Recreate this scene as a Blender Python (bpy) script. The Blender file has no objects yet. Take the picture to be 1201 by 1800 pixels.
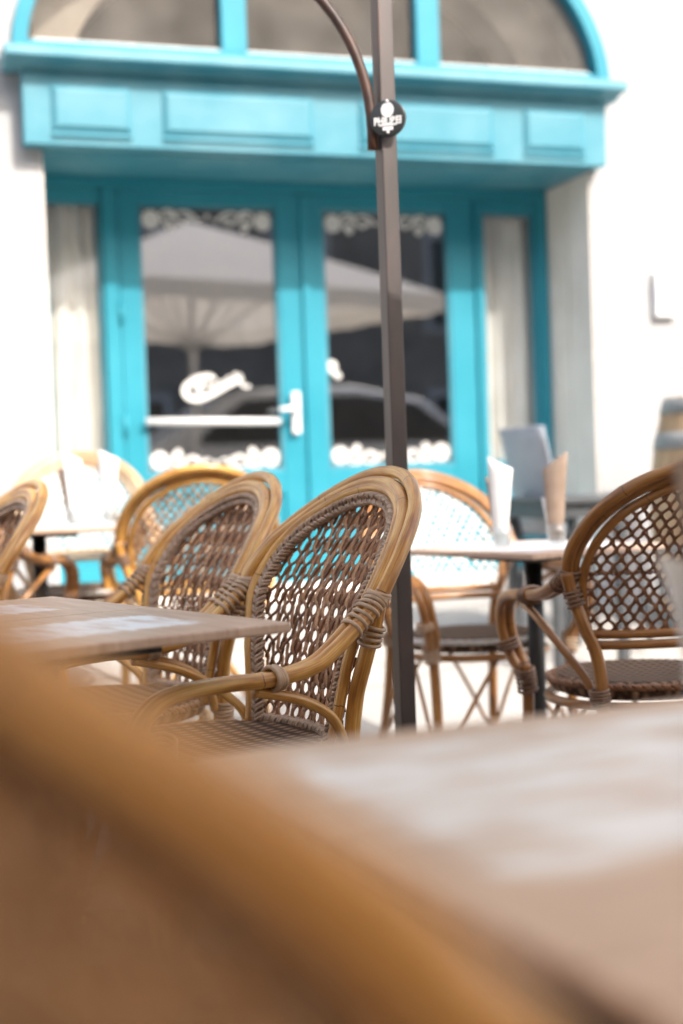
import bpy, bmesh, math, random
from math import sin, cos, pi, radians, sqrt, atan2
from mathutils import Vector, Matrix

random.seed(7)
scene = bpy.context.scene
COL = scene.collection

# ------------------------------------------------------------------ camera
cam_d = bpy.data.cameras.new("camera")
cam = bpy.data.objects.new("camera", cam_d)
COL.objects.link(cam)
cam_d.sensor_fit = 'VERTICAL'
cam_d.sensor_height = 36.0
cam_d.lens = 50.0
cam_d.clip_start = 0.02
cam_d.clip_end = 400
cam.matrix_world = (Matrix.Translation((0, 0, 0.94)) @ Matrix.Rotation(radians(90 - 1.51), 4, 'X')
                    @ Matrix.Rotation(radians(-2.0), 4, 'Z'))
cam_d.dof.use_dof = True
cam_d.dof.focus_distance = 2.56
cam_d.dof.aperture_fstop = 1.9
scene.camera = cam

# ------------------------------------------------------------------ light
SUN_DIR = Vector((0.724, -0.813, 0.92)).normalized()      # towards the sun
elev = math.asin(SUN_DIR.z)
world = bpy.data.worlds.new("World")
scene.world = world
world.use_nodes = True
wn = world.node_tree
sky = wn.nodes.new('ShaderNodeTexSky')
sky.sky_type = 'NISHITA'
sky.sun_disc = False
sky.sun_elevation = elev
sky.sun_rotation = atan2(SUN_DIR.x, SUN_DIR.y)
sky.altitude = 100
sky.air_density = 1.0
sky.dust_density = 5.0
sky.ozone_density = 1.0
bg = wn.nodes['Background']
bg.inputs['Strength'].default_value = 0.15
wn.links.new(sky.outputs[0], bg.inputs['Color'])
sun_d = bpy.data.lights.new("sun", 'SUN')
sun_d.energy = 2.0
sun_d.angle = radians(0.5)
sun_d.color = (1.0, 0.95, 0.885)
sun = bpy.data.objects.new("sun", sun_d)
COL.objects.link(sun)
sun.rotation_euler = SUN_DIR.to_track_quat('Z', 'Y').to_euler()
scene.view_settings.view_transform = 'Standard'
scene.view_settings.look = 'None'
scene.view_settings.exposure = 1.42
scene.view_settings.gamma = 1.0
scene.cycles.max_bounces = 10
scene.cycles.transparent_max_bounces = 16

# ------------------------------------------------------------------ helpers
class MB:
    """collects geometry, builds ONE mesh object"""
    def __init__(self):
        self.v = []; self.f = []; self.uv = []; self.sm = []
    def add(self, vs, fs, uvs=None, smooth=False):
        b = len(self.v)
        self.v += [tuple(p) for p in vs]
        for i, f in enumerate(fs):
            self.f.append(tuple(b + k for k in f))
            self.uv.append(uvs[i] if uvs else [(0, 0)] * len(f))
            self.sm.append(smooth)
    def box(self, x0, x1, y0, y1, z0, z1, M=None):
        vs = [Vector((x, y, z)) for z in (z0, z1) for y in (y0, y1) for x in (x0, x1)]
        if M: vs = [M @ p for p in vs]
        self.add(vs, [(0, 2, 3, 1), (4, 5, 7, 6), (0, 1, 5, 4), (2, 6, 7, 3), (0, 4, 6, 2), (1, 3, 7, 5)])
    def tube(self, pts, r, n=10, closed=False, cap=True, flat=None):
        """r: float or list; flat=(scale_a, scale_b, ref vector) for a strip section"""
        pts = [Vector(p) for p in pts]
        m = len(pts)
        T = []
        for i in range(m):
            a = pts[(i - 1) % m] if (closed or i > 0) else pts[i]
            b = pts[(i + 1) % m] if (closed or i < m - 1) else pts[i]
            t = (b - a)
            T.append(t.normalized() if t.length > 1e-9 else Vector((0, 0, 1)))
        ref = flat[2] if flat else (Vector((0, 0, 1)) if abs(T[0].z) < .9 else Vector((1, 0, 0)))
        N = (ref - T[0] * ref.dot(T[0])).normalized()
        vs = []; L = 0; Ls = []
        for i in range(m):
            if i: L += (pts[i] - pts[i - 1]).length
            Ls.append(L)
            if flat:
                N = (Vector(flat[2]) - T[i] * Vector(flat[2]).dot(T[i]))
                N = N.normalized() if N.length > 1e-6 else Vector((0, 0, 1))
            else:
                N = (N - T[i] * N.dot(T[i])).normalized()
            B = T[i].cross(N)
            rr = r[i] if isinstance(r, (list, tuple)) else r
            sa, sb = (flat[0], flat[1]) if flat else (1, 1)
            for k in range(n):
                a = 2 * pi * k / n
                vs.append(pts[i] + (N * cos(a) * sa + B * sin(a) * sb) * rr)
        fs = []; uvs = []
        rng = m if closed else m - 1
        for i in range(rng):
            j = (i + 1) % m
            l0 = Ls[i]; l1 = Ls[j] if j > i else L + (pts[j] - pts[i]).length
            for k in range(n):
                k2 = (k + 1) % n
                fs.append((i * n + k, i * n + k2, j * n + k2, j * n + k))
                uvs.append([(k / n, l0), ((k + 1) / n, l0), ((k + 1) / n, l1), (k / n, l1)])
        if cap and not closed:
            fs.append(tuple(range(n - 1, -1, -1))); uvs.append([(0, 0)] * n)
            fs.append(tuple((m - 1) * n + k for k in range(n))); uvs.append([(0, 0)] * n)
        self.add(vs, fs, uvs, True)
    def lathe(self, prof, n=32, M=None, sx=1, sy=1, cx=0, cy=0):
        vs = []
        for r, z in prof:
            for k in range(n):
                a = 2 * pi * k / n
                vs.append(Vector((cx + r * cos(a) * sx, cy + r * sin(a) * sy, z)))
        if M: vs = [M @ p for p in vs]
        fs = []
        for i in range(len(prof) - 1):
            for k in range(n):
                k2 = (k + 1) % n
                fs.append((i * n + k, i * n + k2, (i + 1) * n + k2, (i + 1) * n + k))
        fs.append(tuple(range(n - 1, -1, -1)))
        fs.append(tuple((len(prof) - 1) * n + k for k in range(n)))
        self.add(vs, fs, None, True)
    def prism(self, poly, y0, y1, M=None):
        """poly = [(x,z)] counter-clockwise seen from -y ; extruded along y"""
        n = len(poly)
        vs = [Vector((x, y0, z)) for x, z in poly] + [Vector((x, y1, z)) for x, z in poly]
        if M: vs = [M @ p for p in vs]
        fs = [tuple(range(n)), tuple(range(2 * n - 1, n - 1, -1))]
        for i in range(n):
            j = (i + 1) % n
            fs.append((i, i + n, j + n, j))
        self.add(vs, fs)
    def build(self, name, mat, parent=None, bevel=0.0, seg=2, sharp=True):
        me = bpy.data.meshes.new(name)
        me.from_pydata(self.v, [], self.f)
        uvl = me.uv_layers.new(name="UVMap")
        flat = [c for f in self.uv for uv in f for c in uv]
        uvl.data.foreach_set('uv', flat)
        me.polygons.foreach_set('use_smooth', self.sm)
        me.materials.append(mat)
        me.update()
        o = bpy.data.objects.new(name, me)
        COL.objects.link(o)
        if parent: o.parent = parent
        if bevel:
            b = o.modifiers.new("bevel", 'BEVEL')
            b.width = bevel; b.segments = seg; b.limit_method = 'ANGLE'
        return o

def tag(o, label=None, cat=None, group=None, kind=None):
    if label: o['label'] = label
    if cat: o['category'] = cat
    if group: o['group'] = group
    if kind: o['kind'] = kind
    return o

def empty(name, loc=(0, 0, 0), rz=0.0):
    o = bpy.data.objects.new(name, None)
    o.empty_display_size = 0.1
    COL.objects.link(o)
    o.location = loc; o.rotation_euler = (0, 0, rz)
    return o

def copy_tree(o, parent=None):
    kids = [c for c in o.children]
    c = o.copy(); COL.objects.link(c); c.parent = parent
    for ch in kids: copy_tree(ch, c)
    return c

def spline(P, n=8, closed=False):
    P = [Vector(p) for p in P]; m = len(P); out = []
    rng = m if closed else m - 1
    for i in range(rng):
        if closed: a, b, c, d = P[(i - 1) % m], P[i], P[(i + 1) % m], P[(i + 2) % m]
        else:
            b, c = P[i], P[i + 1]
            a = P[i - 1] if i > 0 else b * 2 - c
            d = P[i + 2] if i < m - 2 else c * 2 - b
        for k in range(n):
            t = k / n
            out.append(0.5 * ((2 * b) + (c - a) * t + (2 * a - 5 * b + 4 * c - d) * t * t + (3 * b - a - 3 * c + d) * t ** 3))
    if not closed: out.append(P[-1])
    return out

def resample(pts, step):
    out = [pts[0].copy()]; acc = 0
    for a, b in zip(pts, pts[1:]):
        L = (b - a).length
        if L < 1e-9: continue
        d = step - acc
        while d <= L:
            out.append(a.lerp(b, d / L)); d += step
        acc = L - (d - step)
    return out

# ------------------------------------------------------------------ materials
def new_mat(name):
    m = bpy.data.materials.new(name); m.use_nodes = True
    nt = m.node_tree
    return m, nt, nt.nodes['Principled BSDF']
def N(nt, t, **kw):
    n = nt.nodes.new(t)
    for k, v in kw.items(): setattr(n, k, v)
    return n
def rgb(c): return (c[0], c[1], c[2], 1)

def noisy(name, c1, c2, scale=8, rough=0.6, detail=5, bump=0.0, bscale=None, coord='Object', stretch=(1, 1, 1),
          spec=0.5, lo=0.35, hi=0.65, metallic=0, coat=0, bdist=0.01, rough2=None, dist=0.0):
    m, nt, p = new_mat(name)
    tc = N(nt, 'ShaderNodeTexCoord'); mp = N(nt, 'ShaderNodeMapping')
    mp.inputs['Scale'].default_value = stretch
    nt.links.new(tc.outputs[coord], mp.inputs[0])
    no = N(nt, 'ShaderNodeTexNoise'); no.inputs['Scale'].default_value = scale; no.inputs['Detail'].default_value = detail
    no.inputs['Distortion'].default_value = dist
    nt.links.new(mp.outputs[0], no.inputs['Vector'])
    mr = N(nt, 'ShaderNodeMapRange'); mr.inputs['From Min'].default_value = lo; mr.inputs['From Max'].default_value = hi
    nt.links.new(no.outputs[0], mr.inputs[0])
    mx = N(nt, 'ShaderNodeMix', data_type='RGBA')
    mx.inputs[6].default_value = rgb(c1); mx.inputs[7].default_value = rgb(c2)
    nt.links.new(mr.outputs[0], mx.inputs[0]); nt.links.new(mx.outputs[2], p.inputs['Base Color'])
    p.inputs['Roughness'].default_value = rough
    if rough2 is not None:
        m2 = N(nt, 'ShaderNodeMapRange'); m2.inputs['To Min'].default_value = rough; m2.inputs['To Max'].default_value = rough2
        nt.links.new(no.outputs[0], m2.inputs[0]); nt.links.new(m2.outputs[0], p.inputs['Roughness'])
    p.inputs['Specular IOR Level'].default_value = spec
    p.inputs['Metallic'].default_value = metallic
    p.inputs['Coat Weight'].default_value = coat
    if bump:
        n2 = N(nt, 'ShaderNodeTexNoise'); n2.inputs['Scale'].default_value = bscale or scale * 4; n2.inputs['Detail'].default_value = 6
        nt.links.new(mp.outputs[0], n2.inputs['Vector'])
        b = N(nt, 'ShaderNodeBump'); b.inputs['Strength'].default_value = bump; b.inputs['Distance'].default_value = bdist
        nt.links.new(n2.outputs[0], b.inputs['Height']); nt.links.new(b.outputs[0], p.inputs['Normal'])
    return m

def cane_mat(name, c1, c2, c3):
    m, nt, p = new_mat(name)
    uv = N(nt, 'ShaderNodeUVMap'); mp = N(nt, 'ShaderNodeMapping'); mp.inputs['Scale'].default_value = (3.0, 5.0, 1)
    nt.links.new(uv.outputs[0], mp.inputs[0])
    oi = N(nt, 'ShaderNodeObjectInfo')
    add = N(nt, 'ShaderNodeVectorMath', operation='ADD')
    nt.links.new(mp.outputs[0], add.inputs[0]); nt.links.new(oi.outputs['Random'], add.inputs[1])
    n1 = N(nt, 'ShaderNodeTexNoise'); n1.inputs['Scale'].default_value = 2.2; n1.inputs['Detail'].default_value = 5
    nt.links.new(add.outputs[0], n1.inputs['Vector'])
    cr = N(nt, 'ShaderNodeValToRGB')
    e = cr.color_ramp.elements
    e[0].position = 0.32; e[0].color = rgb(c3); e[1].position = 0.68; e[1].color = rgb(c2)
    x = e.new(0.46); x.color = rgb(c1)
    nt.links.new(n1.outputs[0], cr.inputs[0])
    # fine streaks along the cane
    mp2 = N(nt, 'ShaderNodeMapping'); mp2.inputs['Scale'].default_value = (26, 3.0, 1)
    nt.links.new(uv.outputs[0], mp2.inputs[0])
    n2 = N(nt, 'ShaderNodeTexNoise'); n2.inputs['Scale'].default_value = 1.5; n2.inputs['Detail'].default_value = 3
    nt.links.new(mp2.outputs[0], n2.inputs['Vector'])
    mr = N(nt, 'ShaderNodeMapRange'); mr.inputs['From Min'].default_value = .35; mr.inputs['From Max'].default_value = .7
    mr.inputs['To Min'].default_value = .72; mr.inputs['To Max'].default_value = 1.12
    nt.links.new(n2.outputs[0], mr.inputs[0])
    hs = N(nt, 'ShaderNodeMix', data_type='RGBA', blend_type='MULTIPLY'); hs.inputs[0].default_value = 1
    nt.links.new(cr.outputs[0], hs.inputs[6]); nt.links.new(mr.outputs[0], hs.inputs[7])
    # dark joint rings
    sx = N(nt, 'ShaderNodeSeparateXYZ'); nt.links.new(uv.outputs[0], sx.inputs[0])
    nw = N(nt, 'ShaderNodeTexNoise'); nw.inputs['Scale'].default_value = 3; nt.links.new(uv.outputs[0], nw.inputs['Vector'])
    mw = N(nt, 'ShaderNodeMath', operation='MULTIPLY_ADD'); mw.inputs[1].default_value = .012
    nt.links.new(nw.outputs[0], mw.inputs[0]); nt.links.new(sx.outputs['Y'], mw.inputs[2])
    md = N(nt, 'ShaderNodeMath', operation='PINGPONG'); md.inputs[1].default_value = 0.155
    nt.links.new(mw.outputs[0], md.inputs[0])
    lt = N(nt, 'ShaderNodeMath', operation='LESS_THAN'); lt.inputs[1].default_value = 0.0009
    nt.links.new(md.outputs[0], lt.inputs[0])
    dk = N(nt, 'ShaderNodeMix', data_type='RGBA'); dk.inputs[7].default_value = (.09, .04, .015, 1)
    nt.links.new(lt.outputs[0], dk.inputs[0]); nt.links.new(hs.outputs[2], dk.inputs[6])
    nt.links.new(dk.outputs[2], p.inputs['Base Color'])
    p.inputs['Roughness'].default_value = .34
    p.inputs['Coat Weight'].default_value = .35; p.inputs['Coat Roughness'].default_value = .18
    b = N(nt, 'ShaderNodeBump'); b.inputs['Strength'].default_value = .15; b.inputs['Distance'].default_value = .001
    nt.links.new(n2.outputs[0], b.inputs['Height']); nt.links.new(b.outputs[0], p.inputs['Normal'])
    return m

def island_mat(name, cols, rough=.5):
    """strand material: each strand gets its own tone"""
    m, nt, p = new_mat(name)
    g = N(nt, 'ShaderNodeNewGeometry'); cr = N(nt, 'ShaderNodeValToRGB')
    e = cr.color_ramp.elements
    e[0].color = rgb(cols[0]); e[1].color = rgb(cols[-1])
    for i, c in enumerate(cols[1:-1]):
        x = e.new((i + 1) / (len(cols) - 1)); x.color = rgb(c)
    nt.links.new(g.outputs['Random Per Island'], cr.inputs[0])
    tc = N(nt, 'ShaderNodeTexCoord'); no = N(nt, 'ShaderNodeTexNoise'); no.inputs['Scale'].default_value = 30
    nt.links.new(tc.outputs['Object'], no.inputs['Vector'])
    mr = N(nt, 'ShaderNodeMapRange'); mr.inputs['To Min'].default_value = .55; mr.inputs['To Max'].default_value = 1.45
    nt.links.new(no.outputs[0], mr.inputs[0])
    mx = N(nt, 'ShaderNodeMix', data_type='RGBA', blend_type='MULTIPLY'); mx.inputs[0].default_value = 1
    nt.links.new(cr.outputs[0], mx.inputs[6]); nt.links.new(mr.outputs[0], mx.inputs[7])
    nt.links.new(mx.outputs[2], p.inputs['Base Color'])
    p.inputs['Roughness'].default_value = rough
    return m

M = {}
M['cane'] = cane_mat('golden_cane', (.56, .27, .058), (.76, .45, .13), (.38, .16, .035))
M['cane_dark'] = cane_mat('brown_cane', (.34, .145, .036), (.46, .225, .065), (.22, .085, .02))
M['cane_amber'] = cane_mat('amber_cane', (.58, .27, .06), (.66, .33, .08), (.46, .20, .04))
M['cane_pale'] = cane_mat('pale_cane', (.50, .34, .19), (.60, .44, .28), (.40, .25, .13))
M['strand_rust'] = island_mat('russet_strand', [(.44, .235, .10), (.58, .33, .15), (.50, .28, .125)], .5)
M['strand'] = island_mat('brown_strand', [(.26, .12, .055), (.48, .26, .135), (.34, .165, .075), (.56, .34, .19), (.40, .21, .10)], .42)
M['strand_dark'] = island_mat('dark_strand', [(.14, .06, .027), (.27, .125, .058), (.19, .09, .04)], .45)
M['strand_pale'] = island_mat('pale_strand', [(.74, .72, .68), (.82, .80, .76), (.64, .62, .58)], .5)
M['braid'] = island_mat('braid_strand', [(.38, .265, .185), (.50, .36, .265), (.44, .31, .22)], .5)
M['lash'] = noisy('lashing_strip', (.40, .27, .175), (.52, .37, .25), 40, .5)
M['lash_dark'] = noisy('brown_lashing_strip', (.17, .10, .065), (.25, .155, .10), 40, .5)
M['teal'] = noisy('teal_paint', (.016, .235, .315), (.032, .285, .375), 2.2, .42, bump=.12, bscale=60, bdist=.002, spec=.4)
M['teal_worn'] = noisy('teal_paint_weathered', (.035, .22, .295), (.10, .29, .36), 3.2, .5, bump=.2, bscale=40, bdist=.002)
M['plaster'] = noisy('lime_plaster', (.385, .39, .392), (.44, .444, .445), 1.6, .9, bump=.6, bscale=18, bdist=.01)
M['stone'] = noisy('limewashed_stone', (.74, .68, .62), (.82, .77, .71), 5, .85, bump=.4, bscale=30)
M['pave'] = None
M['black'] = noisy('black_iron', (.012, .012, .013), (.03, .03, .03), 20, .45, metallic=.3)
M['white'] = noisy('white_paint', (.75, .76, .77), (.82, .82, .82), 12, .4)
M['decal'] = noisy('white_vinyl', (.66, .65, .62), (.78, .77, .74), 30, .6)
M['curtain'] = noisy('curtain_cloth', (.74, .72, .67), (.82, .80, .76), 6, .9)
M['kraft'] = noisy('kraft_paper', (.26, .185, .135), (.33, .245, .185), 25, .85, bump=.2, bscale=60, bdist=.002)
M['paper'] = noisy('white_paper', (.72, .72, .70), (.80, .80, .78), 15, .8)
M['grey_plastic'] = noisy('grey_plastic', (.30, .325, .365), (.34, .365, .405), 10, .5)
M['dark_grey'] = noisy('anthracite', (.045, .05, .055), (.07, .075, .08), 10, .5)
M['steel'] = noisy('galvanised_hoop', (.26, .26, .255), (.34, .34, .335), 12, .5)
M['oak'] = noisy('oak_staves', (.40, .25, .135), (.54, .36, .21), 6, .6, stretch=(6, 6, .6), bump=.3, bscale=20)
M['oak_pale'] = noisy('sand_stone', (.55, .44, .35), (.66, .55, .45), 4, .9)
M['interior'] = noisy('dark_room', (.03, .026, .022), (.05, .042, .035), 2, .9)
M['canvas'] = None
M['opp'] = noisy('sandstone_front', (.16, .145, .125), (.24, .22, .19), 1.2, .9, bump=.3)
M['car'] = noisy('silver_car_paint', (.50, .52, .55), (.56, .58, .6), 2, .25, metallic=.1, coat=.6)
M['tyre'] = noisy('rubber', (.015, .015, .015), (.03, .03, .03), 10, .8)
M['ink'] = noisy('blue_grey_print', (.25, .38, .5), (.3, .43, .55), 10, .6)

def canvas():
    m, nt, p = new_mat('parasol_canvas')
    p.inputs['Base Color'].default_value = (.78, .77, .76, 1); p.inputs['Roughness'].default_value = .9
    tr = N(nt, 'ShaderNodeBsdfTranslucent'); tr.inputs[0].default_value = (.86, .78, .67, 1)
    mx = N(nt, 'ShaderNodeMixShader'); mx.inputs[0].default_value = .36
    nt.links.new(p.outputs[0], mx.inputs[1]); nt.links.new(tr.outputs[0], mx.inputs[2])
    nt.links.new(mx.outputs[0], nt.nodes['Material Output'].inputs[0])
    return m
M['canvas'] = canvas()

def glass(name, refl=.16, tint=(.9, .92, .92), grey_refl=0.0, dcol=(.4, .38, .35)):
    m, nt, p = new_mat(name); nt.nodes.remove(p)
    tr = N(nt, 'ShaderNodeBsdfTransparent'); tr.inputs[0].default_value = rgb(tint)
    gl = N(nt, 'ShaderNodeBsdfGlossy'); gl.inputs['Roughness'].default_value = .015; gl.inputs[0].default_value = (1, 1, 1, 1)
    lw = N(nt, 'ShaderNodeLayerWeight'); lw.inputs[0].default_value = .5
    pw = N(nt, 'ShaderNodeMath', operation='POWER'); pw.inputs[1].default_value = 4
    nt.links.new(lw.outputs['Facing'], pw.inputs[0])
    ad = N(nt, 'ShaderNodeMath', operation='MULTIPLY_ADD'); ad.inputs[1].default_value = .6; ad.inputs[2].default_value = refl
    nt.links.new(pw.outputs[0], ad.inputs[0])
    mx = N(nt, 'ShaderNodeMixShader'); nt.links.new(ad.outputs[0], mx.inputs[0])
    nt.links.new(tr.outputs[0], mx.inputs[1]); nt.links.new(gl.outputs[0], mx.inputs[2])
    out = mx
    if grey_refl:
        df = N(nt, 'ShaderNodeBsdfDiffuse'); df.inputs[0].default_value = rgb(dcol)
        tc = N(nt, 'ShaderNodeTexCoord'); no = N(nt, 'ShaderNodeTexNoise'); no.inputs['Scale'].default_value = 3.5; no.inputs['Detail'].default_value = 6
        nt.links.new(tc.outputs['Object'], no.inputs['Vector'])
        mr = N(nt, 'ShaderNodeMapRange'); mr.inputs['From Min'].default_value = .3; mr.inputs['From Max'].default_value = .75
        mr.inputs['To Min'].default_value = grey_refl * .6; mr.inputs['To Max'].default_value = grey_refl * 1.4
        nt.links.new(no.outputs[0], mr.inputs[0])
        m2 = N(nt, 'ShaderNodeMixShader'); nt.links.new(mr.outputs[0], m2.inputs[0])
        nt.links.new(mx.outputs[0], m2.inputs[1]); nt.links.new(df.outputs[0], m2.inputs[2]); out = m2
    nt.links.new(out.outputs[0], nt.nodes['Material Output'].inputs[0])
    return m
M['glass'] = glass('door_glass', .35)
M['side_glass'] = glass('side_glass', .16, (.96, .97, .97))
M['reflect_grey'] = glass('painted_reflection_glass', .05, grey_refl=.36, dcol=(.28, .25, .22))  # blotchy diffuse grey painted in for the street front reflected in these panes
M['tumbler'] = glass('tumbler_glass', .08)

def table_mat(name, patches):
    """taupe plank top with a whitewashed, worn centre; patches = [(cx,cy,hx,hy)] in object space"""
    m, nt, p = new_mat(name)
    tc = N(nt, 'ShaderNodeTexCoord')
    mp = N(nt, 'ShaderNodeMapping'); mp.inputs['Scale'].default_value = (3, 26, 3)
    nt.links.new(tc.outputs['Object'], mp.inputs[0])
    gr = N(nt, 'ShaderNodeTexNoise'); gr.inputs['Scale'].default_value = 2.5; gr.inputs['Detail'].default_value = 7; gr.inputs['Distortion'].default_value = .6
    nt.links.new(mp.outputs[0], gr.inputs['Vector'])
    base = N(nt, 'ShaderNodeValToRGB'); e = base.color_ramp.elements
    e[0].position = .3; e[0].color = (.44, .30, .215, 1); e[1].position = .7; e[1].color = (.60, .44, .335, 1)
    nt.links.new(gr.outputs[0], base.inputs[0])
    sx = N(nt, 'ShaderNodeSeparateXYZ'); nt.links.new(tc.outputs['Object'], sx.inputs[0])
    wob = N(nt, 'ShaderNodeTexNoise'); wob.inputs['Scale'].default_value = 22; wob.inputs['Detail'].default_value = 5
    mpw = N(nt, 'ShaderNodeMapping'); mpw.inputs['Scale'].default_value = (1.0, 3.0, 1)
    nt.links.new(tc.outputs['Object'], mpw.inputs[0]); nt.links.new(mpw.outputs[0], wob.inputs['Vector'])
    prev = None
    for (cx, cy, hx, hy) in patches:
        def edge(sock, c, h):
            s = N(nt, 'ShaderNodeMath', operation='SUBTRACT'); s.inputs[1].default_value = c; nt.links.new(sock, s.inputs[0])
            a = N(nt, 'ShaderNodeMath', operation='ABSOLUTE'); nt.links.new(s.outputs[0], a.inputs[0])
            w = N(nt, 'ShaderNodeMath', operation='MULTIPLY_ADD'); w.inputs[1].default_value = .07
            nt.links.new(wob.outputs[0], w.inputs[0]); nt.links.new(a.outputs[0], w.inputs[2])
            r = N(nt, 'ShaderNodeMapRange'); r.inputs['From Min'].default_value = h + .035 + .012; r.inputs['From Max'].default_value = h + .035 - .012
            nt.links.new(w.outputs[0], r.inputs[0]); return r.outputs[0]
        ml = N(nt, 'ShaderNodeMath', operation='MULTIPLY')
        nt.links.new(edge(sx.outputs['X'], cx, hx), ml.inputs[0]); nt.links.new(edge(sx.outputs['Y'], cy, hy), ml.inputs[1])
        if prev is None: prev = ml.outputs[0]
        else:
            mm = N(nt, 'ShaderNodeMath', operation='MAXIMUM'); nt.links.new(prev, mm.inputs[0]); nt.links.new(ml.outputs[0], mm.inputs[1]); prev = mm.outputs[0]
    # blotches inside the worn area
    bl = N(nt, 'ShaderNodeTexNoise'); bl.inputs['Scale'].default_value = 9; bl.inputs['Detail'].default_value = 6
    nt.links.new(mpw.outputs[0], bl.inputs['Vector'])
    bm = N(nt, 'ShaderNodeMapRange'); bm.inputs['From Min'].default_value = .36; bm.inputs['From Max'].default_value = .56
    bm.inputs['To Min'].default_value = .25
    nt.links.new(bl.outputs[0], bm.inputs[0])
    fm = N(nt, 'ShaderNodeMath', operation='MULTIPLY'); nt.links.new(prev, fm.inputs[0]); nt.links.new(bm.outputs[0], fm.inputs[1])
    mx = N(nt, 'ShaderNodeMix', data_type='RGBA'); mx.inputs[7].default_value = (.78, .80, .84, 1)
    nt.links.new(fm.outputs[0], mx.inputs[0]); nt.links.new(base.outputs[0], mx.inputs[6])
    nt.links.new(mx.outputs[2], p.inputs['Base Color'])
    p.inputs['Roughness'].default_value = .42
    b = N(nt, 'ShaderNodeBump'); b.inputs['Strength'].default_value = .2; b.inputs['Distance'].default_value = .001
    nt.links.new(gr.outputs[0], b.inputs['Height']); nt.links.new(b.outputs[0], p.inputs['Normal'])
    return m

def pave_mat():
    m, nt, p = new_mat('pale_paving')
    tc = N(nt, 'ShaderNodeTexCoord')
    mp = N(nt, 'ShaderNodeMapping'); mp.inputs['Rotation'].default_value = (0, 0, radians(-38))
    nt.links.new(tc.outputs['Object'], mp.inputs[0])
    br = N(nt, 'ShaderNodeTexBrick'); br.inputs['Scale'].default_value = 1.0
    br.inputs['Brick Width'].default_value = .9; br.inputs['Row Height'].default_value = .6; br.inputs['Mortar Size'].default_value = .006
    br.inputs['Color1'].default_value = (.38, .36, .335, 1); br.inputs['Color2'].default_value = (.44, .415, .385, 1); br.inputs['Mortar'].default_value = (.24, .22, .20, 1)
    nt.links.new(mp.outputs[0], br.inputs['Vector'])
    n1 = N(nt, 'ShaderNodeTexNoise'); n1.inputs['Scale'].default_value = 150; n1.inputs['Detail'].default_value = 3
    nt.links.new(tc.outputs['Object'], n1.inputs['Vector'])
    mr = N(nt, 'ShaderNodeMapRange'); mr.inputs['From Min'].default_value = .3; mr.inputs['From Max'].default_value = .7; mr.inputs['To Min'].default_value = .75; mr.inputs['To Max'].default_value = 1.15
    nt.links.new(n1.outputs[0], mr.inputs[0])
    mx = N(nt, 'ShaderNodeMix', data_type='RGBA', blend_type='MULTIPLY'); mx.inputs[0].default_value = 1
    nt.links.new(br.outputs[0], mx.inputs[6]); nt.links.new(mr.outputs[0], mx.inputs[7])
    nt.links.new(mx.outputs[2], p.inputs['Base Color']); p.inputs['Roughness'].default_value = .9
    b = N(nt, 'ShaderNodeBump'); b.inputs['Strength'].default_value = .5; b.inputs['Distance'].default_value = .004
    nt.links.new(n1.outputs[0], b.inputs['Height']); nt.links.new(b.outputs[0], p.inputs['Normal'])
    return m
M['pave'] = pave_mat()

def rust_mat():
    m, nt, p = new_mat('weathered_post')
    tc = N(nt, 'ShaderNodeTexCoord'); mp = N(nt, 'ShaderNodeMapping'); mp.inputs['Scale'].default_value = (9, 9, 2.6)
    nt.links.new(tc.outputs['Object'], mp.inputs[0])
    n1 = N(nt, 'ShaderNodeTexNoise'); n1.inputs['Scale'].default_value = 1.6; n1.inputs['Detail'].default_value = 7
    nt.links.new(mp.outputs[0], n1.inputs['Vector'])
    cr = N(nt, 'ShaderNodeValToRGB'); e = cr.color_ramp.elements
    e[0].position = .35; e[0].color = (.036, .027, .024, 1); e[1].position = .75; e[1].color = (.13, .05, .028, 1)
    x = e.new(.58); x.color = (.062, .046, .042, 1)
    nt.links.new(n1.outputs[0], cr.inputs[0]); nt.links.new(cr.outputs[0], p.inputs['Base Color'])
    p.inputs['Roughness'].default_value = .46; p.inputs['Metallic'].default_value = .2; p.inputs['Specular IOR Level'].default_value = 1.0
    b = N(nt, 'ShaderNodeBump'); b.inputs['Strength'].default_value = .3; b.inputs['Distance'].default_value = .002
    nt.links.new(n1.outputs[0], b.inputs['Height']); nt.links.new(b.outputs[0], p.inputs['Normal'])
    return m
M['post'] = rust_mat()
M['bracket'] = noisy('rusty_brown_iron', (.03, .014, .010), (.09, .04, .025), 14, .5)

def seat_mat():
    m, nt, p = new_mat('woven_seat')
    tc = N(nt, 'ShaderNodeTexCoord')
    w1 = N(nt, 'ShaderNodeTexWave', bands_direction='X'); w1.inputs['Scale'].default_value = 14; w1.inputs['Distortion'].default_value = .4
    w2 = N(nt, 'ShaderNodeTexWave', bands_direction='Y'); w2.inputs['Scale'].default_value = 11; w2.inputs['Distortion'].default_value = .4
    nt.links.new(tc.outputs['Object'], w1.inputs[0]); nt.links.new(tc.outputs['Object'], w2.inputs[0])
    ml = N(nt, 'ShaderNodeMath', operation='MULTIPLY'); nt.links.new(w1.outputs[1], ml.inputs[0]); nt.links.new(w2.outputs[1], ml.inputs[1])
    cr = N(nt, 'ShaderNodeValToRGB'); e = cr.color_ramp.elements
    e[0].color = (.05, .027, .016, 1); e[1].color = (.30, .19, .12, 1); e[1].position = .8
    nt.links.new(ml.outputs[0], cr.inputs[0]); nt.links.new(cr.outputs[0], p.inputs['Base Color'])
    b = N(nt, 'ShaderNodeBump'); b.inputs['Strength'].default_value = .8; b.inputs['Distance'].default_value = .004
    nt.links.new(ml.outputs[0], b.inputs['Height']); nt.links.new(b.outputs[0], p.inputs['Normal'])
    p.inputs['Roughness'].default_value = .75; p.inputs['Specular IOR Level'].default_value = .25
    return m
M['seat'] = seat_mat()

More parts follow.
